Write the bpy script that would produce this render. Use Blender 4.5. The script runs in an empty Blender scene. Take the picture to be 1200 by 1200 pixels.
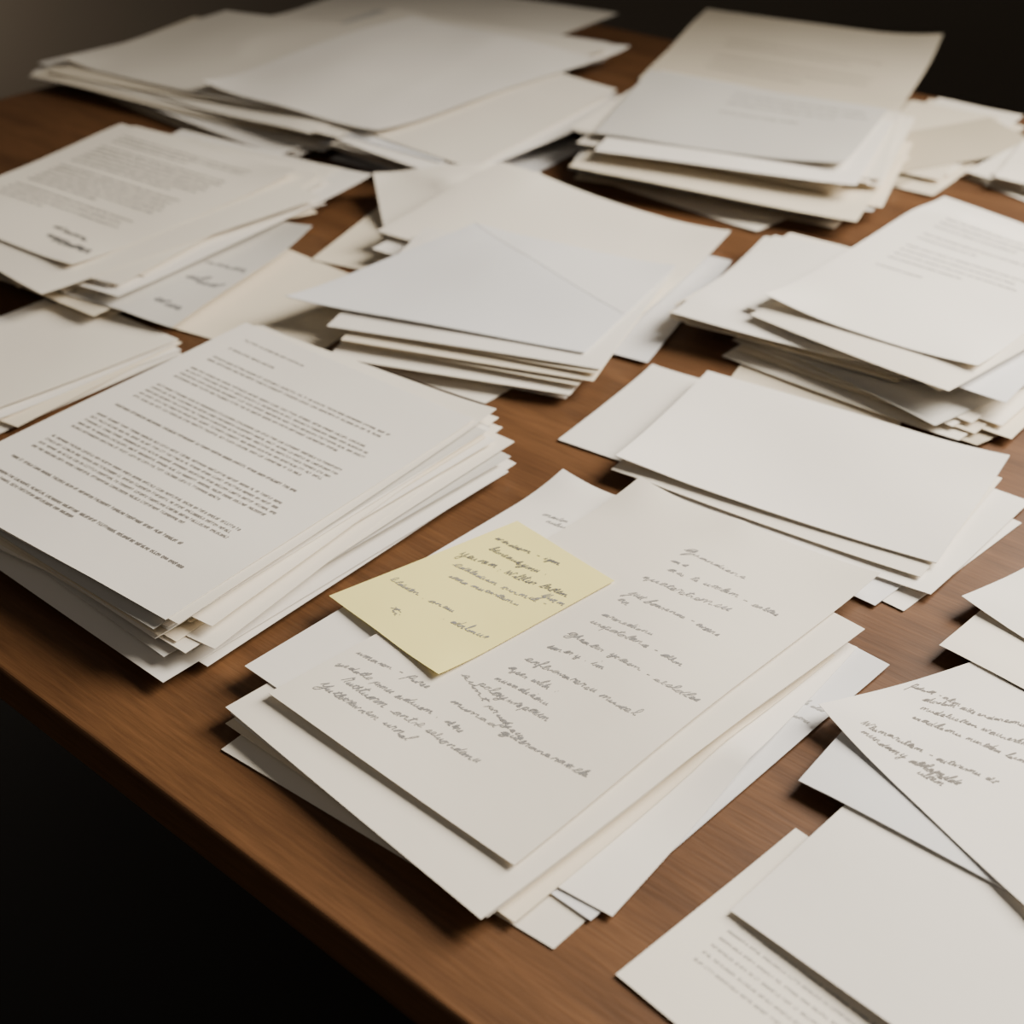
import bpy, math, random
import numpy as np
C = bpy.context.scene.collection
RG = random.Random(11)
TZ = 0.75; CH = 0.52; FP = 1600.0; PIT = math.radians(34)
SN, CS = math.sin(PIT), math.cos(PIT)

def unproj(px, py, z):
    a = (px-600)/FP; b = (py-600)/FP
    t = (TZ+CH-z)/(SN+b*CS)
    return np.array([a*t, t*(CS-b*SN)])

# ------------------------------------------------------------ materials
def new_mat(name):
    m = bpy.data.materials.new(name); m.use_nodes = True
    return m, m.node_tree.nodes, m.node_tree.links, m.node_tree.nodes['Principled BSDF']

def paper_mat(name, col, var=0.07, rough=0.72):
    m, n, l, b = new_mat(name)
    tc = n.new('ShaderNodeTexCoord'); nz = n.new('ShaderNodeTexNoise')
    nz.inputs['Scale'].default_value = 4; nz.inputs['Detail'].default_value = 3
    l.new(tc.outputs['Object'], nz.inputs['Vector'])
    oi = n.new('ShaderNodeObjectInfo')
    hf = n.new('ShaderNodeMath'); hf.operation = 'MULTIPLY'; hf.inputs[1].default_value = .35
    l.new(nz.outputs['Fac'], hf.inputs[0])
    add = n.new('ShaderNodeMath'); add.operation = 'ADD'
    l.new(hf.outputs[0], add.inputs[0]); l.new(oi.outputs['Random'], add.inputs[1])
    mr = n.new('ShaderNodeMapRange'); mr.inputs['From Min'].default_value = 0.1; mr.inputs['From Max'].default_value = 1.25
    mr.inputs['To Min'].default_value = 1-var; mr.inputs['To Max'].default_value = 1+var*.8
    l.new(add.outputs[0], mr.inputs['Value'])
    mx = n.new('ShaderNodeVectorMath'); mx.operation = 'SCALE'; mx.inputs[0].default_value = col
    l.new(mr.outputs[0], mx.inputs['Scale']); l.new(mx.outputs[0], b.inputs['Base Color'])
    b.inputs['Roughness'].default_value = rough
    b.inputs['Specular IOR Level'].default_value = 0.25
    # the soft handling waves and creases of paper
    off = n.new('ShaderNodeVectorMath'); off.operation = 'ADD'
    l.new(tc.outputs['Object'], off.inputs[0])
    cmb = n.new('ShaderNodeCombineXYZ'); ml = n.new('ShaderNodeMath'); ml.operation = 'MULTIPLY'; ml.inputs[1].default_value = 37.0
    l.new(oi.outputs['Random'], ml.inputs[0]); l.new(ml.outputs[0], cmb.inputs[0]); l.new(cmb.outputs[0], off.inputs[1])
    n2 = n.new('ShaderNodeTexNoise'); n2.inputs['Scale'].default_value = 6; n2.inputs['Detail'].default_value = .5
    l.new(off.outputs[0], n2.inputs['Vector'])
    bp = n.new('ShaderNodeBump'); bp.inputs['Strength'].default_value = 0.6; bp.inputs['Distance'].default_value = 0.012
    l.new(n2.outputs['Fac'], bp.inputs['Height'])
    n3 = n.new('ShaderNodeTexNoise'); n3.inputs['Scale'].default_value = 60; n3.inputs['Detail'].default_value = 3
    l.new(off.outputs[0], n3.inputs['Vector'])
    b2 = n.new('ShaderNodeBump'); b2.inputs['Strength'].default_value = 0.12; b2.inputs['Distance'].default_value = 0.001
    l.new(n3.outputs['Fac'], b2.inputs['Height']); l.new(bp.outputs[0], b2.inputs['Normal']); l.new(b2.outputs[0], b.inputs['Normal'])
    return m

M = {
 'white': paper_mat('paper_white', (0.84, 0.785, 0.70)),
 'warm': paper_mat('paper_warm_white', (0.82, 0.75, 0.635)),
 'cream': paper_mat('paper_cream', (0.78, 0.685, 0.53)),
 'blue': paper_mat('paper_cool_grey', (0.73, 0.715, 0.70)),
 'pale': paper_mat('paper_pale_grey', (0.77, 0.745, 0.71)),
 'kraft': paper_mat('paper_tan', (0.52, 0.45, 0.33)),
 'grey': paper_mat('paper_grey', (0.60, 0.57, 0.515)),
 'yellow': paper_mat('paper_yellow', (0.90, 0.80, 0.30), 0.03),
}
def plain(name, col, rough=0.8):
    m, n, l, b = new_mat(name); b.inputs['Roughness'].default_value = rough
    nz = n.new('ShaderNodeTexNoise'); nz.inputs['Scale'].default_value = 6
    mr = n.new('ShaderNodeMapRange'); mr.inputs['To Min'].default_value = .8; mr.inputs['To Max'].default_value = 1.2
    mx = n.new('ShaderNodeVectorMath'); mx.operation = 'SCALE'; mx.inputs[0].default_value = col
    l.new(nz.outputs['Fac'], mr.inputs['Value']); l.new(mr.outputs[0], mx.inputs['Scale']); l.new(mx.outputs[0], b.inputs['Base Color'])
    return m
INK = plain('pen_ink', (0.24, 0.23, 0.22)); DARK = plain('dark_ink', (0.13, 0.125, 0.12)); PRINT = plain('printer_ink', (0.18, 0.16, 0.14)); FAINT = plain('faint_ink', (0.38, 0.365, 0.34))
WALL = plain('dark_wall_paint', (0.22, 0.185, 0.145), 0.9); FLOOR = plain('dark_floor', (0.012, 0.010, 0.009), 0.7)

def wood():
    m, n, l, b = new_mat('brown_wood')
    tc = n.new('ShaderNodeTexCoord'); mp = n.new('ShaderNodeMapping'); mp.inputs['Scale'].default_value = (2.2, 18, 18)
    l.new(tc.outputs['Object'], mp.inputs['Vector'])
    nz = n.new('ShaderNodeTexNoise'); nz.inputs['Scale'].default_value = 1.8; nz.inputs['Detail'].default_value = 8; nz.inputs['Roughness'].default_value = .55
    nz.inputs['Distortion'].default_value = 0.5
    l.new(mp.outputs[0], nz.inputs['Vector'])
    cr = n.new('ShaderNodeValToRGB')
    cr.color_ramp.elements[0].position = .25; cr.color_ramp.elements[0].color = (0.074, 0.032, 0.012, 1)
    cr.color_ramp.elements[1].position = .78; cr.color_ramp.elements[1].color = (0.165, 0.075, 0.029, 1)
    l.new(nz.outputs['Fac'], cr.inputs[0])
    mp2 = n.new('ShaderNodeMapping'); mp2.inputs['Scale'].default_value = (14, 170, 170); l.new(tc.outputs['Object'], mp2.inputs['Vector'])
    n2 = n.new('ShaderNodeTexNoise'); n2.inputs['Scale'].default_value = 2.5; n2.inputs['Detail'].default_value = 4; l.new(mp2.outputs[0], n2.inputs['Vector'])
    mr = n.new('ShaderNodeMapRange'); mr.inputs['From Min'].default_value = .3; mr.inputs['From Max'].default_value = .7
    mr.inputs['To Min'].default_value = .80; mr.inputs['To Max'].default_value = 1.10; l.new(n2.outputs['Fac'], mr.inputs['Value'])
    mx = n.new('ShaderNodeVectorMath'); mx.operation = 'SCALE'; l.new(cr.outputs[0], mx.inputs[0]); l.new(mr.outputs[0], mx.inputs['Scale'])
    l.new(mx.outputs[0], b.inputs['Base Color'])
    b.inputs['Roughness'].default_value = .42; b.inputs['Specular IOR Level'].default_value = .45
    bp = n.new('ShaderNodeBump'); bp.inputs['Strength'].default_value = .12; bp.inputs['Distance'].default_value = .002
    l.new(n2.outputs['Fac'], bp.inputs['Height']); l.new(bp.outputs[0], b.inputs['Normal'])
    return m
WOOD = wood()

# ------------------------------------------------------------ setting and table
def mesh_obj(name, verts, faces, mats, parent=None, loc=(0,0,0), mi=None, smooth=None):
    me = bpy.data.meshes.new(name); me.from_pydata([tuple(v) for v in verts], [], faces)
    for m in (mats if isinstance(mats, (list, tuple)) else [mats]): me.materials.append(m)
    if mi is not None: me.polygons.foreach_set('material_index', mi)
    if smooth is not None: me.polygons.foreach_set('use_smooth', smooth)
    me.update()
    o = bpy.data.objects.new(name, me); C.objects.link(o); o.parent = parent; o.location = loc
    return o
def box(name, lo, hi, mat, parent=None, bevel=0, loc=(0,0,0)):
    x0,y0,z0 = lo; x1,y1,z1 = hi
    v = [(x0,y0,z0),(x1,y0,z0),(x1,y1,z0),(x0,y1,z0),(x0,y0,z1),(x1,y0,z1),(x1,y1,z1),(x0,y1,z1)]
    f = [(0,3,2,1),(4,5,6,7),(0,1,5,4),(1,2,6,5),(2,3,7,6),(3,0,4,7)]
    o = mesh_obj(name, v, f, mat, parent, loc)
    if bevel:
        b = o.modifiers.new('bevel', 'BEVEL'); b.width = bevel; b.segments = 4
    return o
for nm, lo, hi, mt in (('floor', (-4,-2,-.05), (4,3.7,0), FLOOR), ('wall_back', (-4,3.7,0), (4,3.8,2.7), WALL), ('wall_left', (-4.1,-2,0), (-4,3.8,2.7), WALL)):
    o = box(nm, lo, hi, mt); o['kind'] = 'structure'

u = np.array([.760, -.650]); v = np.array([.650, .760])
near = np.array([-.298, .607])
L_, D_ = 2.30, 1.36
org = near + u*(-.955)
ctr = org + u*L_/2 + v*D_/2
t = bpy.data.objects.new('wooden_table', None); C.objects.link(t)
t.location = (ctr[0], ctr[1], 0); t.rotation_euler = (0, 0, math.atan2(u[1], u[0]))
t['label'] = 'large brown wooden table covered with piles of paper'; t['category'] = 'table'
hx, hy = L_/2, D_/2
box('tabletop', (-hx,-hy,TZ-.030), (hx,hy,TZ), WOOD, t, .003)
for s in (-1, 1):
    box('apron', (-hx+.12, s*(hy-.07)-.011, TZ-.11), (hx-.12, s*(hy-.07)+.011, TZ-.0305), WOOD, t, .002)
    box('apron', (s*(hx-.07)-.011, -hy+.12, TZ-.11), (s*(hx-.07)+.011, hy-.12, TZ-.0305), WOOD, t, .002)
    for q in (-1, 1):
        box('leg', (s*(hx-.08)-.035, q*(hy-.08)-.035, 0), (s*(hx-.08)+.035, q*(hy-.08)+.035, TZ-.0305), WOOD, t, .004)

# ------------------------------------------------------------ height field (so every sheet rests on what is below it)
CELL = .004; X0, Y0 = -1.4, 0.0; NX, NY = 720, 680
HF = np.full((NX, NY), TZ)
def invbil(c, p):
    """c: 4x2 corners L,B,R,T ; p: Nx2 -> u,v"""
    A = c[0]; E = c[1]-c[0]; G = c[3]-c[0]; K = c[0]-c[1]+c[2]-c[3]
    uv = np.full(p.shape, .5)
    for _ in range(6):
        U = uv[:, :1]; V = uv[:, 1:]
        f = A+E*U+G*V+K*U*V-p
        du = E+K*V; dv = G+K*U
        det = du[:,0]*dv[:,1]-du[:,1]*dv[:,0]
        a = (f[:,0]*dv[:,1]-f[:,1]*dv[:,0])/det; b = (du[:,0]*f[:,1]-du[:,1]*f[:,0])/det
        uv = uv-np.stack([a, b], 1)
        uv = np.clip(uv, -3, 4)
    return uv
def bil(c, U, V):
    U = U[..., None]; V = V[..., None]
    return c[0]*(1-U)*(1-V)+c[1]*U*(1-V)+c[2]*U*V+c[3]*(1-U)*V
def zat(z, U, V):
    nu, nv = z.shape
    a = np.clip(U, 0, 1)*(nu-1); b = np.clip(V, 0, 1)*(nv-1)
    i = np.minimum(a.astype(int), nu-2); j = np.minimum(b.astype(int), nv-2); a = a-i; b = b-j
    return z[i,j]*(1-a)*(1-b)+z[i+1,j]*a*(1-b)+z[i+1,j+1]*a*b+z[i,j+1]*(1-a)*b
def rectify(c, k):
    m = c.mean(0); d = c-m
    w = (np.linalg.norm(c[1]-c[0])+np.linalg.norm(c[2]-c[3]))/2; h = (np.linalg.norm(c[3]-c[0])+np.linalg.norm(c[2]-c[1]))/2
    r = np.array([[-w,-h],[w,-h],[w,h],[-w,h]])/2
    dc = d[:,0]+1j*d[:,1]; rc = r[:,0]+1j*r[:,1]
    th = np.angle((dc*np.conj(rc)).sum()); q = rc*np.exp(1j*th)
    rr = np.stack([q.real, q.imag], 1)+m
    return c*(1-k)+rr*k
def to_world(quad, z):
    return np.array([unproj(p[0], p[1], z) for p in quad])
def field_crop(c, pad):
    lo = c.min(0)-pad; hi = c.max(0)+pad
    i0 = max(0, int((lo[0]-X0)/CELL)); i1 = min(NX, int((hi[0]-X0)/CELL)+2)
    j0 = max(0, int((lo[1]-Y0)/CELL)); j1 = min(NY, int((hi[1]-Y0)/CELL)+2)
    return i0, i1, j0, j1

class Sheet: pass
SHEETS = []
def lay(c, mat, name='paper_sheet', label='', cat='paper', group=None, thick=.0003, gap=.0004, wave=.0004, lift=(), flap=None, step=.008, curl=.0010, cprob=.35, iters=110, buckle=.0003):
    s = Sheet(); s.c = c; s.name = name; s.label = label; s.cat = cat; s.group = group; s.mat = mat; s.flap = flap
    w = np.linalg.norm(c[1]-c[0]); h = np.linalg.norm(c[3]-c[0])
    nu = max(8, int(w/step)+1); nv = max(8, int(h/step)+1)
    U, V = np.meshgrid(np.linspace(0,1,nu), np.linspace(0,1,nv), indexing='ij')
    P = bil(c, U, V)
    i0,i1,j0,j1 = field_crop(c, .04)
    H = HF[i0:i1, j0:j1].copy()
    r = 2
    for ax in (0, 1):
        Hn = H.copy()
        for k in range(1, r+1):
            if ax == 0: Hn[k:] = np.maximum(Hn[k:], H[:-k]); Hn[:-k] = np.maximum(Hn[:-k], H[k:])
            else: Hn[:,k:] = np.maximum(Hn[:,k:], H[:,:-k]); Hn[:,:-k] = np.maximum(Hn[:,:-k], H[:,k:])
        H = Hn
    ii = np.clip(np.round((P[...,0]-X0)/CELL).astype(int)-i0, 0, H.shape[0]-1); jj = np.clip(np.round((P[...,1]-Y0)/CELL).astype(int)-j0, 0, H.shape[1]-1)
    B = H[ii, jj]+gap; z = B.copy()
    for _ in range(iters):
        p = np.pad(z, 1, mode='edge')
        z = np.maximum(B, (p[:-2,1:-1]+p[2:,1:-1]+p[1:-1,:-2]+p[1:-1,2:])/4)
    if wave:
        f1, f2, p1, p2 = RG.uniform(1.2,3.2), RG.uniform(1.2,3.2), RG.uniform(0,6.3), RG.uniform(0,6.3)
        ed = np.clip((np.abs(2*U-1)**2.5+np.abs(2*V-1)**2.5)/1.5, 0, 1)
        z = z+wave*ed*(.5+.25*np.sin(f1*3.1*U+p1)+.25*np.sin(f2*3.1*V+p2))
    if buckle:
        a1, p3 = RG.uniform(0, 3.14), RG.uniform(0, 6.3); kx, ky = math.cos(a1)*28, math.sin(a1)*28
        z = z+buckle*(.5+.5*np.sin(kx*(U-.5)*w+ky*(V-.5)*h+p3))
    lift = list(lift)
    if curl:
        for cu in (0, 1):
            for cv in (0, 1):
                if RG.random() < cprob: lift.append((cu, cv, curl*RG.uniform(.4, 1.7), RG.uniform(.04, .08)))
    for (cu, cv, amp, rad) in lift:
        d = np.hypot((U-cu)*w, (V-cv)*h); z = z+amp*np.clip(1-d/rad, 0, 1)**2
    s.z = z; s.thick = thick; s.U, s.V, s.P = U, V, P; s.w, s.h = w, h
    gi = X0+CELL*np.arange(i0, i1); gj = Y0+CELL*np.arange(j0, j1)
    GX, GY = np.meshgrid(gi, gj, indexing='ij')
    uv = invbil(c, np.stack([GX.ravel(), GY.ravel()], 1)); Uq = uv[:,0].reshape(GX.shape); Vq = uv[:,1].reshape(GX.shape)
    ins = (Uq > -.008) & (Uq < 1.008) & (Vq > -.008) & (Vq < 1.008)
    zz = zat(z, Uq, Vq)+thick
    sub = HF[i0:i1, j0:j1]; sub[ins] = np.maximum(sub[ins], zz[ins])
    s.ink = []
    SHEETS.append(s)
    return s
def px(quad, mat, k=.5, **kw):
    z = TZ+.003
    for _ in range(3):
        c = to_world(quad, z)
        g = np.linspace(.1, .9, 7); U, V = np.meshgrid(g, g); Q = bil(c, U, V)
        ii = np.clip(((Q[...,0]-X0)/CELL).astype(int), 0, NX-1); jj = np.clip(((Q[...,1]-Y0)/CELL).astype(int), 0, NY-1)
        z = np.percentile(HF[ii, jj], 85)+.001
    return lay(rectify(c, k), mat, **kw)
def fill(n, quad, zr, mats, sh=.008, rot=2.0, sc=.03, to=None, zr2=None, cprob=.12, gaps=(.0003,.0004,.0005,.0011), **kw):
    """n loose sheets around a base outline; with to/zr2 the outline drifts from the first to the second up the pile"""
    ca0 = rectify(to_world(quad, TZ+zr), .7); cb0 = ca0 if to is None else rectify(to_world(to, TZ+zr2), .7)
    for i in range(n):
        f = i/max(1, n-1); c0 = ca0*(1-f)+cb0*f
        m = c0.mean(0); a = math.radians(RG.gauss(0, rot)); ca, sa = math.cos(a), math.sin(a)
        c = (c0-m)*RG.uniform(1-2*sc, 1+sc*.4)@np.array([[ca, sa],[-sa, ca]])+m+np.array([RG.gauss(0, sh), RG.gauss(0, sh)])
        lay(c, M[RG.choice(mats)], gap=RG.choice(gaps), wave=0, buckle=0, curl=.0016, cprob=cprob, **kw)

# ------------------------------------------------------------ writing
def surf(s, xy):
    uv = invbil(s.c, xy)
    return uv, zat(s.z, uv[:,0], uv[:,1])+s.thick+.0002
def pix2xy(s, x, y):
    z = s.z.mean()
    for _ in range(4):
        p = unproj(x, y, z); uv = invbil(s.c, p[None]); z = zat(s.z, uv[:,0], uv[:,1])[0]+s.thick
    return p
def ribbon(s, pts, wid, acc):
    pts = np.array(pts)
    if len(pts) < 2: return
    d = np.gradient(pts, axis=0); ln = np.maximum(np.hypot(d[:,0], d[:,1]), 1e-9); nrm = np.stack([-d[:,1]/ln, d[:,0]/ln], 1)*wid/2
    a, b = pts+nrm, pts-nrm
    uv, z = surf(s, pts)
    if (uv < .01).any() or (uv > .99).any(): return
    k = acc['n']
    for p, q, zz in zip(a, b, z):
        acc['v'].append((p[0], p[1], zz)); acc['v'].append((q[0], q[1], zz))
    for i in range(len(pts)-1):
        acc['f'].append((k+2*i, k+2*i+1, k+2*i+3, k+2*i+2))
    acc['n'] += 2*len(pts)
F = {
 'a': (.95, [[(0,.1),(.5,.85),(.72,.95),(.3,1),(.08,.5),(.3,.02),(.62,.4),(.75,.95),(.74,.2),(.95,.05)]]),
 'b': (.8, [[(0,.1),(.35,1.3),(.38,2.1),(.2,2.0),(.14,.9),(.2,.1),(.5,.1),(.6,.6),(.4,.8),(.8,.75)]]),
 'c': (.7, [[(0,.1),(.45,.95),(.3,1.02),(.08,.5),(.3,.02),(.7,.15)]]),
 'd': (.95, [[(0,.1),(.6,.9),(.3,1),(.08,.5),(.3,.02),(.62,.4),(.85,2.1),(.74,.9),(.72,.15),(.95,.05)]]),
 'e': (.68, [[(0,.1),(.42,.5),(.46,.9),(.25,1),(.1,.5),(.3,.02),(.68,.15)]]),
 'f': (.6, [[(0,.1),(.4,1.3),(.4,2.1),(.2,1.8),(.15,0),(.1,-1),(.3,-.8),(.25,.1),(.6,.15)]]),
 'g': (.9, [[(0,.1),(.6,.9),(.3,1),(.08,.5),(.3,.05),(.62,.5),(.7,.9),(.62,-.7),(.3,-1),(.2,-.6),(.9,.15)]]),
 'h': (.95, [[(0,.1),(.35,1.3),(.35,2.1),(.18,1.9),(.12,0),(.3,.8),(.55,1),(.62,.15),(.95,.1)]]),
 'i': (.5, [[(0,.1),(.28,1),(.28,.2),(.5,.08)], [(.36,1.5),(.4,1.62)]]),
 'k': (.9, [[(0,.1),(.35,1.3),(.35,2.1),(.18,1.9),(.12,0),(.3,.8),(.6,.9),(.3,.5),(.6,.1),(.9,.1)]]),
 'l': (.58, [[(0,.1),(.38,1.2),(.38,2.1),(.2,2.05),(.14,1),(.28,.05),(.58,.12)]]),
 'm': (1.35, [[(0,.1),(.15,1),(.12,0),(.3,.8),(.5,.95),(.5,.05),(.7,.85),(.95,.95),(.98,.1),(1.35,.1)]]),
 'n': (1.0, [[(0,.1),(.15,1),(.12,0),(.3,.8),(.58,.98),(.62,.12),(1,.1)]]),
 'o': (.8, [[(0,.1),(.4,1),(.12,.7),(.15,.1),(.45,.05),(.6,.6),(.4,.98),(.8,.85)]]),
 'p': (.85, [[(0,.1),(.18,1),(.05,-1),(.18,.6),(.5,1),(.6,.4),(.3,.05),(.85,.12)]]),
 'q': (.9, [[(0,.1),(.6,.95),(.25,1),(.08,.5),(.3,.05),(.65,.8),(.55,-1),(.7,-.8),(.9,.1)]]),
 'r': (.6, [[(0,.1),(.15,1.12),(.25,.88),(.48,.92),(.42,.2),(.6,.08)]]),
 's': (.6, [[(0,.1),(.3,1.05),(.42,.4),(.2,.02),(.6,.12)]]),
 't': (.5, [[(0,.1),(.3,1.75),(.24,.2),(.5,.08)], [(-.05,1.2),(.6,1.32)]]),
 'u': (.95, [[(0,.1),(.18,1),(.16,.2),(.4,.05),(.66,1),(.66,.12),(.95,.1)]]),
 'v': (.8, [[(0,.1),(.15,1),(.35,.05),(.6,1),(.8,.9)]]),
 'w': (1.15, [[(0,.1),(.12,1),(.3,.05),(.5,.85),(.7,.05),(.92,1),(1.15,.85)]]),
 'y': (.9, [[(0,.1),(.18,1),(.2,.2),(.45,.15),(.66,1),(.55,-.8),(.25,-1),(.25,-.5),(.9,.15)]]),
 'x': (.8, [[(0,.1),(.3,.95),(.5,.1),(.8,.1)], [(.6,1),(.1,0)]]),
 'z': (.7, [[(0,.9),(.5,1),(.1,0),(.7,.1)]]),
 'j': (.5, [[(0,.1),(.3,1),(.2,-.9),(0,-.7),(.5,.15)]]),
 '.': (.5, [[(.1,0),(.18,.08)]]), '-': (.7, [[(.1,.5),(.6,.55)]]), ':': (.4, [[(.1,0),(.16,.08)], [(.14,.8),(.2,.88)]]),
}
def smooth_poly(p, n=4):
    p = [np.array(q, float) for q in p]
    if len(p) < 3: return p
    q = [2*p[0]-p[1]]+p+[2*p[-1]-p[-2]]; out = []
    for i in range(1, len(q)-2):
        for k in range(n):
            t_ = k/n
            out.append(.5*((2*q[i])+(-q[i-1]+q[i+1])*t_+(2*q[i-1]-5*q[i]+4*q[i+1]-q[i+2])*t_**2+(-q[i-1]+3*q[i]-3*q[i+1]+q[i+2])*t_**3))
    out.append(p[-1]); return out
def hand(s, lines, xh=.0022, wid=.00046, mat=None):
    """lines: (text, x0, y0, x1, y1) ends of the base line of each written line on the sheet"""
    acc = dict(v=[], f=[], n=0)
    for (txt, x0, y0, x1, y1) in lines:
        a = pix2xy(s, x0, y0); b = pix2xy(s, x1, y1)
        e = b-a; L = np.linalg.norm(e); e = e/L; nn = np.array([-e[1], e[0]])
        tot = 0; glyphs = []; wsc = 1.0
        for ch in txt:
            if ch == ' ': tot += .8; wsc = RG.uniform(.75, 1.15); continue
            sc = 1.75 if ch.isupper() else 1.0
            w, st = F[ch.lower()]; sc2 = min(sc, 1.4)*wsc*RG.uniform(.8, 1.2)
            glyphs.append((tot, sc, sc2, st)); tot += w*sc2
        sx = L/tot; sy = xh*RG.uniform(.8, 1.2)
        ph = RG.uniform(0, 6)
        for (x, sc, sc2, st) in glyphs:
            jx, jy = RG.uniform(-.12,.12), RG.uniform(-.2,.2); jh = RG.uniform(.6, 1.15); sl = RG.uniform(.3, .75)
            for poly in st:
                pts = []
                for q in smooth_poly(poly):
                    yy = (q[1]*jh*(sc if sc > 1 and max(k[1] for k in poly) < 1.3 else 1)+jy+.25*math.sin(x*.5+ph))*sy
                    xx = (x+q[0]*sc2+jx)*sx+yy*sl
                    pts.append(a+e*xx+nn*yy)
                ribbon(s, pts, wid*RG.uniform(.7, 1.25), acc)
    s.ink.append((acc['v'], acc['f'], mat or INK))
def typed(s, u0, u1, v0, paras, dv, cw=.0015, xh=.0014, wid=.00040, mat=None, gapf=.9):
    """paras: list of (line count, last line fraction, bold); dv line pitch in v"""
    acc = dict(v=[], f=[], n=0); V = v0
    for (n, last, bold) in paras:
        for k in range(n):
            ue = u0+(u1-u0)*(last if k == n-1 else RG.uniform(.955, 1)); uu = u0
            while uu < ue-.01:
                wl = RG.choice([2,3,4,5,6,7,8,9,10])
                for c_ in range(wl):
                    if uu > ue: break
                    X = uu*s.w; Y = V*s.h; g = RG.choice(['n','o','l','t','e','p'])
                    hgt = xh*(1.5 if g in 'lt' else 1)
                    segs = [((.12,0),(.12,hgt/xh))]
                    if g in 'noep': segs += [((.12,1),(.75,.95)), ((.75,1),(.75,.1 if g in 'nop' else .6))]
                    if g in 'oepl': segs += [((.12,.04),(.7,.04))]
                    if g == 't': segs += [((.0,1),(.6,1))]
                    for (p, q) in segs:
                        P_ = [bil(s.c, np.array((X+a*cw)/s.w), np.array((Y+b*xh)/s.h)) for a, b in (p, q)]
                        ribbon(s, P_, wid*(1.4 if bold else 1), acc)
                    uu += cw/s.w
                uu += cw*.8/s.w
            V -= dv
        V -= dv*gapf
    s.ink.append((acc['v'], acc['f'], mat or PRINT))

# ============================================================ THE PAPERS (each listed bottom to top; corners: left, bottom, right, top)
# --- back left pile
g = 'sheets in the back left pile'; lb = 'loose sheet in the spread-out pile at the back left corner of the table'
px([(395,188),(545,224),(720,128),(560,88)], M['blue'], name='paper_sheet', label='pale sheet at the bottom right foot of the back left pile, touching the wood', cat='paper')
px([(590,190),(625,205),(690,170),(640,150)], M['blue'], label='small bluish slip poking out at the right of the back left pile', cat='paper')
fill(12, [(45,84),(385,182),(520,100),(255,14)], .012, ['warm','white','cream','grey'], sh=.016, rot=5, label=lb, group=g)
fill(11, [(420,175),(545,212),(715,118),(560,80)], .012, ['white','blue','warm'], sh=.014, rot=9, label=lb, group=g)
px([(270,40),(560,70),(735,18),(450,-25)], M['warm'], label='sheet farthest back in the back left pile, cut by the top of the photo', cat='paper')
fill(8, [(300,60),(560,110),(715,60),(450,0)], .02, ['white','warm','grey'], sh=.014, rot=9, label=lb, group=g)
px([(455,158),(545,200),(715,108),(600,72)], M['warm'], name='envelope', label='off-white envelope sticking out to the right under the top sheet of the back left pile', cat='envelope')
fill(4, [(60,74),(385,168),(520,90),(255,8)], .02, ['warm','cream'], sh=.014, rot=6, label=lb, group=g)
px([(84,58),(402,152),(560,50),(262,4)], M['warm'], label='wide sheet on the left half of the back left pile, tucked under its top sheet', cat='paper', lift=[(0,0,.006,.08)])
px([(243,97),(437,152),(706,70),(480,14)], M['white'], label='large blank white top sheet of the back left pile', cat='paper', lift=[(1,0,.006,.10),(0,0,.008,.10)], buckle=.0025)
# --- back right pile
g = 'sheets in the back right pile'; lb = 'loose sheet in the middle of the pile at the back right'
px([(985,200),(1090,232),(1194,152),(1090,113)], M['cream'], label='cream sheet lying flat to the right of the back right pile', cat='paper')
fill(6, [(990,190),(1085,220),(1185,150),(1095,118)], .002, ['cream','warm','kraft'], sh=.020, rot=14, label='pale sheet in the loose fan right of the back right pile', group='sheets fanned at the back right')
px([(718,217),(888,272),(1010,215),(850,160)], M['warm'], label='lowest sheet at the front of the back right pile, its corner on the wood', cat='paper')
px([(790,225),(978,267),(1060,190),(880,150)], M['cream'], label='cream sheet at the front foot of the back right pile', cat='paper')
fill(9, [(674,198),(1000,252),(1062,180),(760,130)], .010, ['warm','cream','white','grey'], sh=.010, rot=5, label=lb, group=g)
px([(668,196),(1006,248),(1058,178),(750,125)], M['cream'], label='broad cream sheet reaching farthest left in the back right pile', cat='paper')
fill(7, [(700,180),(1003,226),(1055,150),(775,100)], .02, ['white','blue','warm'], sh=.011, rot=5, label=lb, group=g)
s = px([(776,92),(1050,158),(1088,52),(818,6)], M['cream'], label='cream sheet with faint print rising at the rear of the back right pile', cat='paper', lift=[(1,1,.01,.1)], buckle=.002)
typed(s, .2, .85, .62, [(2,.8,0),(3,.6,0)], .07, xh=.0025, wid=.0007, mat=PRINT)
px([(700,178),(1003,212),(1048,140),(765,98)], M['white'], name='envelope', label='white envelope directly under the grey printed page of the back right pile', cat='envelope')
s = px([(706,160),(985,192),(1042,130),(756,80)], M['grey'], name='printed_page', label='cool grey printed page on top of the back right pile', cat='paper', buckle=.0018, lift=[(1,0,.005,.08)])
typed(s, .40, .95, .85, [(3,.8,0),(1,.6,0)], .08, cw=.0025, xh=.003, wid=.0008, mat=DARK)
# --- far right scrap pile
fill(7, [(1152,208),(1240,235),(1290,185),(1200,170)], .006, ['cream','warm'], sh=.008, rot=9, label='cream sheet in the little pile at the back, cut by the right edge', group='sheets in the far right pile')
# --- left edge small pile
fill(9, [(-150,442),(-8,496),(218,406),(85,362)], .004, ['warm','cream','white'], sh=.007, rot=3.5, label='sheet in the low pile at the left edge behind the typed stack', group='sheets in the left edge pile')
px([(-150,428),(-12,480),(217,397),(88,352)], M['warm'], name='envelope', label='blank off-white envelope on top of the low pile at the left edge', cat='envelope', thick=.0006)
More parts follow.
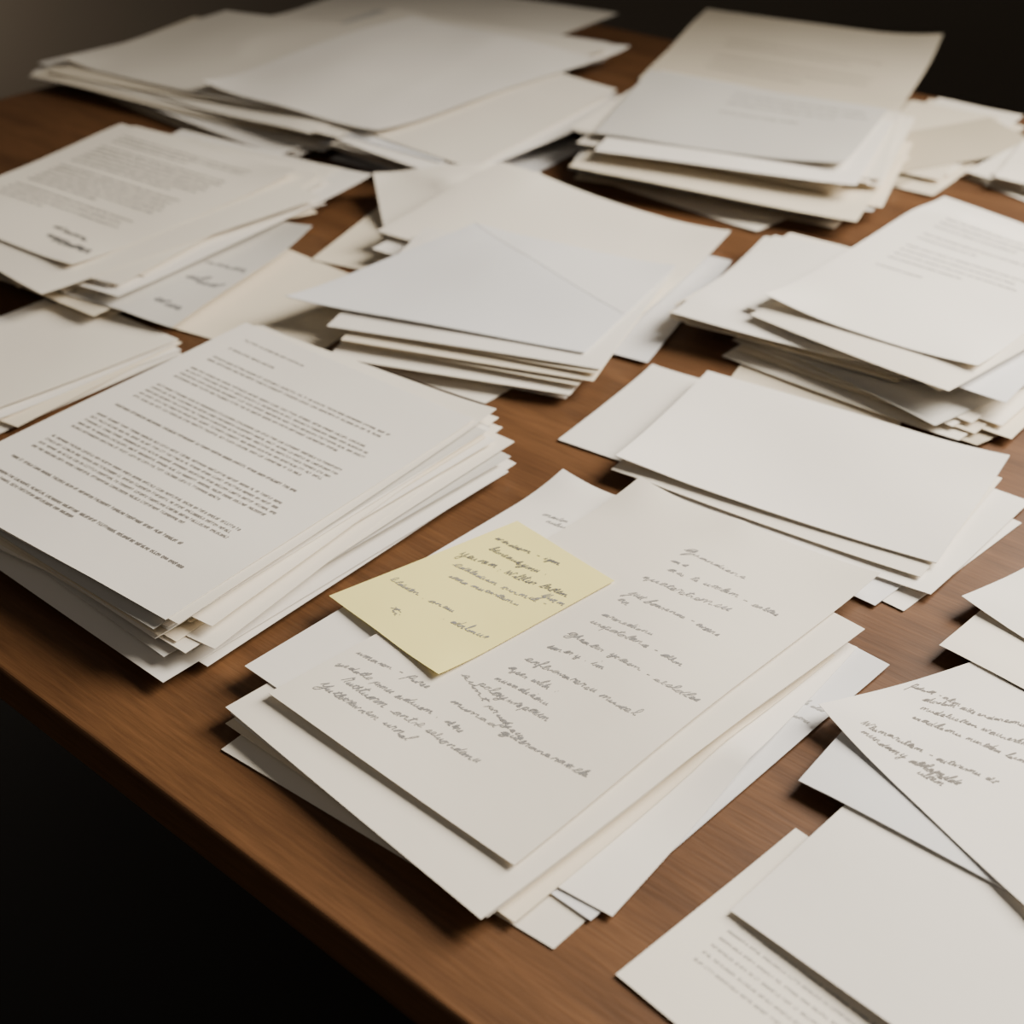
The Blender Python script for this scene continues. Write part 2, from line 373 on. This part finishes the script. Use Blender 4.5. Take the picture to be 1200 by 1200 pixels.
# --- left back pile with the letter
px([(150,376),(370,424),(450,348),(345,286)], M['cream'], label='flat cream sheet lying between the two left piles and the middle envelopes', cat='paper', curl=0, buckle=0)
g = 'sheets in the left rear pile'; lb = 'loose sheet under the letter of the pile at the left rear'
fill(6, [(-60,298),(155,376),(335,268),(125,192)], .006, ['warm','cream','white'], sh=.010, rot=5, label=lb, group=g)
s = px([(20,325),(200,384),(352,270),(180,210)], M['grey'], label='greyish sheet with dark scrawls sticking out of the left rear pile', cat='paper', lift=[(1,1,.006,.08)])
hand(s, [('uludw', 215,325,268,340), ('nmm', 240,308,285,320), ('wmu', 180,352,225,366)], xh=.006, wid=.003, mat=INK)
fill(6, [(-60,295),(115,356),(370,240),(200,152)], .012, ['warm','white','cream'], sh=.012, rot=6, label=lb, group=g)
px([(-40,285),(126,352),(434,208),(205,140)], M['white'], label='white sheet reaching farthest right beneath the letter of the left rear pile', cat='paper', lift=[(1,1,.004,.08)])
fill(5, [(-60,285),(100,345),(380,222),(170,148)], .018, ['warm','white'], sh=.011, rot=5, label=lb, group=g)
px([(-60,275),(40,347),(362,234),(230,150)], M['warm'], label='off-white sheet whose corner juts to the front just under the letter', cat='paper')
s = px([(-75,245),(75,318),(348,205),(135,140)], M['warm'], name='typed_letter', label='typed letter with a dark smudged mark on top of the left rear pile', cat='letter', lift=[(1,1,.006,.08),(1,0,.003,.06)], buckle=.0015)
typed(s, .12, .85, .90, [(3,.6,0),(6,.8,0),(6,.6,0),(4,.4,0)], .031, wid=.0009, cw=.0022, xh=.0020, mat=DARK)
hand(s, [('wmz', 55,275,95,292), ('nwul', 60,283,110,300), ('dzm', 62,266,100,282), ('mumw', 56,278,100,295)], xh=.0045, wid=.0024, mat=DARK)
# --- middle pile of envelopes
px([(440,430),(562,470),(800,340),(640,290)], M['warm'], label='lowest sheet of the middle envelope pile, corner on the wood in front', cat='paper')
px([(470,420),(612,452),(800,345),(650,290)], M['cream'], label='cream sheet second from the bottom at the front of the middle pile', cat='paper')
px([(610,380),(757,428),(850,310),(700,260)], M['blue'], label='pale sheet jutting to the right foot of the middle envelope pile', cat='paper')
px([(372,300),(700,372),(835,292),(440,238)], M['cream'], label='cream sheet showing at the left rear of the middle envelope pile', cat='paper')
px([(438,224),(470,330),(740,345),(620,214)], M['warm'], label='off-white sheet whose square corner shows behind the middle envelopes', cat='paper')
fill(4, [(445,300),(757,366),(852,272),(590,212)], .012, ['blue','white'], sh=.006, rot=3, label='sheet hidden under the large envelope at the rear of the middle pile', group='sheets in the middle pile')
px([(440,270),(755,362),(853,269),(588,206)], M['warm'], k=.3, name='envelope', label='large cream envelope at the rear of the middle pile', cat='envelope', thick=.0006, lift=[(1,1,.004,.08)], buckle=.002)
fill(2, [(388,405),(655,444),(775,342),(500,288)], .016, ['cream','white'], sh=.005, rot=3, label='thin sheet low at the front of the middle pile', group='low thin sheets in the middle pile')
px([(385,412),(662,446),(775,345),(500,290)], M['warm'], name='envelope', label='off-white envelope third from the top at the front of the middle pile', cat='envelope', thick=.0006)
fill(2, [(395,395),(680,438),(785,335),(500,285)], .02, ['cream','white'], sh=.004, rot=2.5, label='thin sheet between the front envelopes of the middle pile', group='thin sheets in the middle pile')
px([(500,400),(700,432),(775,340),(600,300)], M['cream'], label='cream sheet sandwiched between the front envelopes of the middle pile', cat='paper')
px([(380,378),(700,425),(795,315),(500,272)], M['white'], name='envelope', label='white envelope directly under the cool grey one on the middle pile', cat='envelope', thick=.0006)
px([(325,345),(688,405),(792,310),(562,270)], M['blue'], k=.15, name='envelope', label='cool grey envelope with a slightly paler flap on top of the middle pile', cat='envelope', thick=.0006, lift=[(0,0,.004,.09),(0,1,.004,.08)], buckle=.0006, wave=0,
   flap=[(0,1),(1,1),(.995,.42)])
# --- right rear pile with typed page
px([(835,475),(1040,520),(1066,480),(868,424)], M['cream'], label='cream sheet peeking out behind the right middle envelopes', cat='paper', curl=.0006)
g = 'sheets in the right rear pile'; lb = 'loose sheet beneath the printed page of the pile at the right rear'
px([(868,412),(1142,524),(1290,450),(1010,330)], M['kraft'], label='dark tan curled sheet at the bottom of the right rear pile', cat='paper', lift=[(1,0,.004,.08)])
fill(9, [(870,398),(1120,500),(1330,390),(1060,290)], .010, ['cream','warm','grey'], sh=.011, rot=6, label=lb, group=g)
fill(8, [(790,378),(1060,440),(1200,340),(900,283)], .014, ['warm','white','cream'], sh=.006, rot=3, label=lb, group=g)
px([(784,374),(1040,428),(1190,330),(905,277)], M['white'], label='blank white sheet on the left side of the right rear pile', cat='paper')
fill(6, [(905,378),(1130,462),(1310,340),(1100,240)], .026, ['warm','white','blue'], sh=.009, rot=4, label=lb, group=g)
s = px([(903,360),(1146,436),(1312,295),(1112,211)], M['white'], name='printed_page', label='white printed page on top of the right rear pile', cat='paper', lift=[(0,0,.006,.08),(1,0,.004,.07)], buckle=.0018)
typed(s, .18, .8, .80, [(3,.7,0),(2,.5,0),(4,.6,0),(1,.4,0)], .035, xh=.0018, wid=.0008, mat=DARK)
# --- right middle envelopes
px([(653,515),(870,590),(1000,490),(762,435)], M['white'], name='envelope', label='white envelope sticking out to the left under the right middle envelopes', cat='envelope', thick=.0006, curl=.0006)
px([(790,590),(1058,712),(1200,615),(940,500)], M['white'], label='lowest white sheet at the front of the right middle envelopes', cat='paper')
px([(770,590),(1020,702),(1196,590),(920,480)], M['blue'], label='pale sheet second from the bottom of the right middle envelopes', cat='paper')
px([(745,575),(1085,688),(1215,590),(880,470)], M['white'], name='envelope', label='white envelope reaching farthest right among the right middle envelopes', cat='envelope', thick=.0006)
px([(718,556),(1075,672),(1178,562),(825,448)], M['warm'], name='envelope', label='off-white envelope directly below the top one of the right middle envelopes', cat='envelope', thick=.0006, curl=.0006)
px([(721,546),(1097,657),(1182,543),(829,436)], M['white'], k=.3, name='envelope', label='large white closed envelope on top of the right middle envelopes', cat='envelope', thick=.0007, curl=0, wave=.0006, lift=[(1,1,.005,.07),(0,0,.003,.06)], buckle=.003)
# --- front centre handwritten pile
px([(256,887),(641,1092),(965,850),(560,650)], M['warm'], label='lowest sheet of the handwritten pile, its edge on the wood at the front left', cat='paper')
s = px([(420,900),(696,1071),(1040,785),(800,640)], M['blue'], label='bluish sheet with pen writing jutting out at the right of the handwritten pile', cat='paper')
hand(s, [('Nurle ated muw', 925,815,985,845), ('mide utruow', 905,825,960,855)], mat=FAINT)
px([(330,870),(713,1063),(1010,765),(640,600)], M['white'], label='white sheet with a wavy right side in the lower handwritten pile', cat='paper', lift=[(1,.5,.006,.08)])
px([(258,852),(600,1068),(990,770),(640,610)], M['cream'], label='cream sheet showing as a thin line in the middle of the handwritten pile', cat='paper')
fill(3, [(262,862),(565,1068),(1005,755),(690,585)], .006, ['warm','white'], sh=.004, rot=1.2, sc=.02, label='plain sheet in the middle of the handwritten pile, mostly hidden', group='sheets in the handwritten pile')
px([(264,829),(562,1073),(1017,738),(705,575)], M['warm'], label='broad off-white sheet two below the handwritten page, showing along its front and right', cat='paper')
s = px([(284,778),(560,965),(960,665),(654,563)], M['white'], label='white sheet whose curled top shows behind the yellow note', cat='paper', lift=[(0,1,.006,.05),(.32,1,.003,.04)], curl=0)
hand(s, [('Mantem', 634,604,664,613), ('nulur', 638,612,662,619)], mat=INK)
s = px([(309,811),(603,1011),(1037,669),(748,576)], M['warm'], k=.3, name='handwritten_page', label='long handwritten page on top of the front centre pile under the yellow note', cat='letter', lift=[(0,1,.006,.05),(.45,1,.003,.045),(1,1,.002,.05)], wave=.0008, buckle=.0016, curl=0)
hand(s, [
 ('Quandiens', 800,645,872,678), ('as', 788,657,803,664), ('ass te utolem - ealtes', 784,668,912,722), ('quaterstremsu', 752,678,852,716),
 ('Just boarenme - aweens', 736,696,842,745), ('an', 722,703,734,709), ('arenedionu', 706,720,762,745), ('urepatolanse - alkm', 692,729,800,780),
 ('Ghealer ytlesm - elsldlesu', 664,742,824,828), ('saner y . inm', 642,758,708,784), ('Enflvewarersu muxtel', 616,772,745,838), ('ayser wlitm :', 594,783,650,812),
 ('mueraduistmu', 580,796,642,826), ('polaywrepaum', 560,802,640,846), ('Kumt prudyeus', 540,790,610,868),
 ('mumad gulbraneratille', 525,822,686,912),
 ('pwmarem - Purse', 412,762,500,806), ('yedatle prmu tuduuem . alens', 396,778,542,858), ('Ruthtuarm -antre seluondemu', 398,798,560,894), ('Yutletrewnsm urnel', 374,802,476,868)],
 xh=.0029)
# yellow note
s = px([(383,697),(516,793),(720,682),(607,612)], M['yellow'], k=.2, name='sticky_note', label='yellow sticky note with pen writing on the handwritten page', cat='note', gap=.0008, step=.005, lift=[(1,0,.0022,.04)], wave=.0003, buckle=0, curl=0)
hand(s, [('werdesm - igem', 580,632,655,663), ('bemeauseymu .', 570,644,640,675), ('Yeunem : Willtur lallsm', 538,650,662,700)], xh=.0029, wid=.00055, mat=DARK)
hand(s, [('Edlilsdusm tunmel -', 528,662,638,710),
 ('sama mutartesmu', 526,676,606,710), ('Eldustm . anesu', 455,680,530,718), ('. adnlemur', 520,725,566,748), ('ti', 455,712,464,722), ('Yunm', 636,698,658,710)], xh=.0027, wid=.0005)
# --- typed stack (stands clear of the handwritten pile and of the low pile at the left edge)
g = 'sheets in the typed stack'; lb = 'plain sheet in the thick stack under the typed page at the left'
bq = [(-92,570),(199,734),(563,489),(294,382)]
lowq = [(-75,612),(215,776),(588,545),(315,412)]; midq = [(-85,592),(212,758),(585,518),(305,398)]
fill(5, lowq, .004, ['warm','white','cream'], sh=.005, rot=2.0, cprob=.05, label=lb, group=g)
px([(-62,600),(248,778),(597,548),(328,405)], M['white'], label='white sheet slipping out on the right near the bottom of the typed stack', cat='paper', curl=0)
fill(11, lowq, .006, ['warm','cream','white','grey'], sh=.006, rot=2.0, sc=.03, to=midq, zr2=.014, cprob=.05, gaps=(.0003,.0005,.0009), label=lb, group=g)
px([(-85,590),(222,762),(600,518),(330,397)], M['warm'], label='sheet whose right corner juts out halfway up the typed stack', cat='paper', curl=0)
fill(13, midq, .016, ['warm','cream','white','grey'], sh=.005, rot=1.9, sc=.03, to=bq, zr2=.027, cprob=.05, gaps=(.0003,.0004,.0009), label=lb, group=g)
px([(-80,575),(208,735),(582,481),(300,380)], M['warm'], label='sheet directly beneath the typed page, its right corner curling out', cat='paper', curl=0, lift=[(1,1,.002,.05)])
s = px([(-95,564),(196,729),(552,493),(290,377)], M['white'], k=.3, name='typed_letter', label='densely typed letter on top of the thick stack at the left', cat='letter', curl=0, buckle=.0008)
typed(s, .09, .89, .925, [(1,.35,0),(1,.28,0),(2,.95,0),(4,.9,0),(5,.9,0),(1,.95,1),(5,.8,0),(4,.8,0),(1,.9,1),(2,.5,1)], .0188, cw=.0018, xh=.0018, wid=.00062, gapf=2.0)
# --- lower right pile
s = px([(719,1143),(960,1335),(1180,1130),(931,974)], M['warm'], label='sheet with faint printed lines at the bottom edge of the photo, front right', cat='paper')
typed(s, .16, .95, .74, [(12,.9,0)], .045, xh=.0012, cw=.0013, wid=.00035, mat=FAINT)
px([(857,1067),(1110,1255),(1370,1100),(985,957)], M['white'], k=.3, name='envelope', label='large cool white envelope lying over the faintly printed sheet at the front right', cat='envelope', thick=.0006, buckle=.003)
px([(1080,880),(1260,980),(1400,880),(1200,790)], M['white'], label='sheet hidden under the handwritten letter at the right edge', cat='paper')
px([(937,917),(1190,1062),(1330,960),(990,866)], M['blue'], name='envelope', label='pale envelope sticking out to the left beneath the handwritten letter at the right edge', cat='envelope', thick=.0006)
s = px([(957,829),(1215,1082),(1420,930),(1140,783)], M['white'], k=.3, name='handwritten_letter', label='handwritten letter in the pile at the right edge of the table', cat='letter', lift=[(0,0,.005,.07)], buckle=.002)
hand(s, [('Puswm - altem', 1068,804,1125,828), ('Durolom multe endaresmu tu', 1082,820,1215,856), ('mudelustesm waunerlemu', 1078,830,1212,877), ('enadltesmu muntderm lesmu', 1070,841,1208,897), 
 ('Wlumarutesm - autwermu elt', 1008,848,1165,918), ('mundam . stulesmu', 1008,858,1110,914), ('y asmu relde', 1052,886,1120,920), ('ultem', 1075,905,1104,921)], xh=.0027, mat=PRINT)
px([(1100,762),(1270,858),(1380,790),(1150,725)], M['warm'], label='blank sheet lying over the top of the handwritten letter at the right edge', cat='paper')
px([(1125,700),(1260,790),(1370,710),(1205,672)], M['white'], label='topmost blank white sheet cut by the right edge of the photo', cat='paper', lift=[(0,0,.004,.06)])

# ------------------------------------------------------------ build meshes
for s in SHEETS:
    nu, nv = s.z.shape; ctr_ = np.array([s.c.mean(0)[0], s.c.mean(0)[1], s.z.min()])
    top = np.concatenate([s.P, (s.z+s.thick)[...,None]], -1).reshape(-1,3); bot = np.concatenate([s.P, s.z[...,None]], -1).reshape(-1,3)
    V_ = np.concatenate([top, bot])-ctr_; n = nu*nv
    faces, sm = [], []
    ix = lambda i, j: i*nv+j
    for i in range(nu-1):
        for j in range(nv-1):
            a, b, c_, d = ix(i,j), ix(i+1,j), ix(i+1,j+1), ix(i,j+1)
            faces.append((a,b,c_,d)); sm.append(True); faces.append((n+a,n+d,n+c_,n+b)); sm.append(True)
    ring = [ix(i,0) for i in range(nu)]+[ix(nu-1,j) for j in range(1,nv)]+[ix(i,nv-1) for i in range(nu-2,-1,-1)]+[ix(0,j) for j in range(nv-2,0,-1)]
    V_ = [tuple(q) for q in V_]
    k0 = len(V_)                                  # the cut edge has vertices of its own, so the flat faces keep flat normals
    for a in ring: V_.append(V_[a]); V_.append(V_[n+a])
    m_ = len(ring)
    for q in range(m_):
        r_ = (q+1) % m_
        faces.append((k0+2*q, k0+2*q+1, k0+2*r_+1, k0+2*r_)); sm.append(False)
    mats = [s.mat]; mi = [0]*len(faces)
    for (vv, ff, mt) in s.ink:
        if not vv: continue
        off = len(V_); mats.append(mt)
        V_ += [tuple(np.array(q)-ctr_) for q in vv]
        faces += [tuple(off+k for k in f) for f in ff]; mi += [len(mats)-1]*len(ff); sm += [False]*len(ff)
    if s.flap:
        root = bpy.data.objects.new(s.name, None); C.objects.link(root); root.location = ctr_
        mesh_obj('body', V_, faces, mats, root, (0,0,0), mi, sm)
        tri = np.array([bil(s.c, np.array(float(a)), np.array(float(b))) for a, b in s.flap]); N = 30; vs = []; idx = {}; fs = []
        for i in range(N+1):
            for j in range(N+1-i):
                a, b = i/N, j/N; p = tri[0]*(1-a-b)+tri[1]*a+tri[2]*b
                uvq = invbil(s.c, p[None]); zz = zat(s.z, uvq[:,0], uvq[:,1])[0]+s.thick+.00025
                idx[i,j] = len(vs); vs.append(np.array([p[0],p[1],zz])-ctr_)
        for i in range(N):
            for j in range(N-i):
                fs.append((idx[i,j], idx[i+1,j], idx[i,j+1]))
                if i+j < N-1: fs.append((idx[i+1,j], idx[i+1,j+1], idx[i,j+1]))
        fo = mesh_obj('flap', vs, fs, [M['pale']], root, (0,0,0), None, [True]*len(fs))
    else:
        root = mesh_obj(s.name, V_, faces, mats, None, ctr_, mi, sm)
    root['label'] = s.label; root['category'] = s.cat
    if s.group: root['group'] = s.group

# ------------------------------------------------------------ light and camera
from mathutils import Vector
def area(name, loc, tgt, size, power, col, spread=180):
    l = bpy.data.lights.new(name, 'AREA'); l.shape = 'RECTANGLE'; l.size = size[0]; l.size_y = size[1]; l.energy = power; l.color = col
    l.spread = math.radians(spread)
    o = bpy.data.objects.new(name, l); C.objects.link(o); o.location = loc
    o.rotation_euler = (Vector(tgt)-Vector(loc)).to_track_quat('-Z', 'Y').to_euler()
area('window_light', (1.60, 1.35, 1.80), (.28, .46, TZ), (1.2, 1.2), 50, (1.0, .935, .835), 98)
area('room_fill', (-.5, -.9, 2.4), (.1, 1.0, TZ), (2, 2), 5, (1.0, .93, .84))
pl = bpy.data.lights.new('wall_fill', 'POINT'); pl.energy = 12; pl.shadow_soft_size = .12; pl.color = (1.0, .88, .74)  # added out-of-frame fill that brightens the back wall, not a lamp of the room
po = bpy.data.objects.new('wall_fill', pl); C.objects.link(po); po.location = (-1.9, 3.1, .66)
w = bpy.data.worlds.new('World'); bpy.context.scene.world = w; w.use_nodes = True
w.node_tree.nodes['Background'].inputs[0].default_value = (.64, .58, .51, 1); w.node_tree.nodes['Background'].inputs[1].default_value = .07

cam = bpy.data.cameras.new('Camera'); co = bpy.data.objects.new('Camera', cam); C.objects.link(co)
co.location = (0, 0, TZ+CH); co.rotation_euler = (math.pi/2-PIT, 0, 0)
cam.sensor_width = 36; cam.lens = 36*FP/1200; cam.clip_start = .02
cam.dof.use_dof = True; cam.dof.focus_distance = .79; cam.dof.aperture_fstop = 6
bpy.context.scene.camera = co
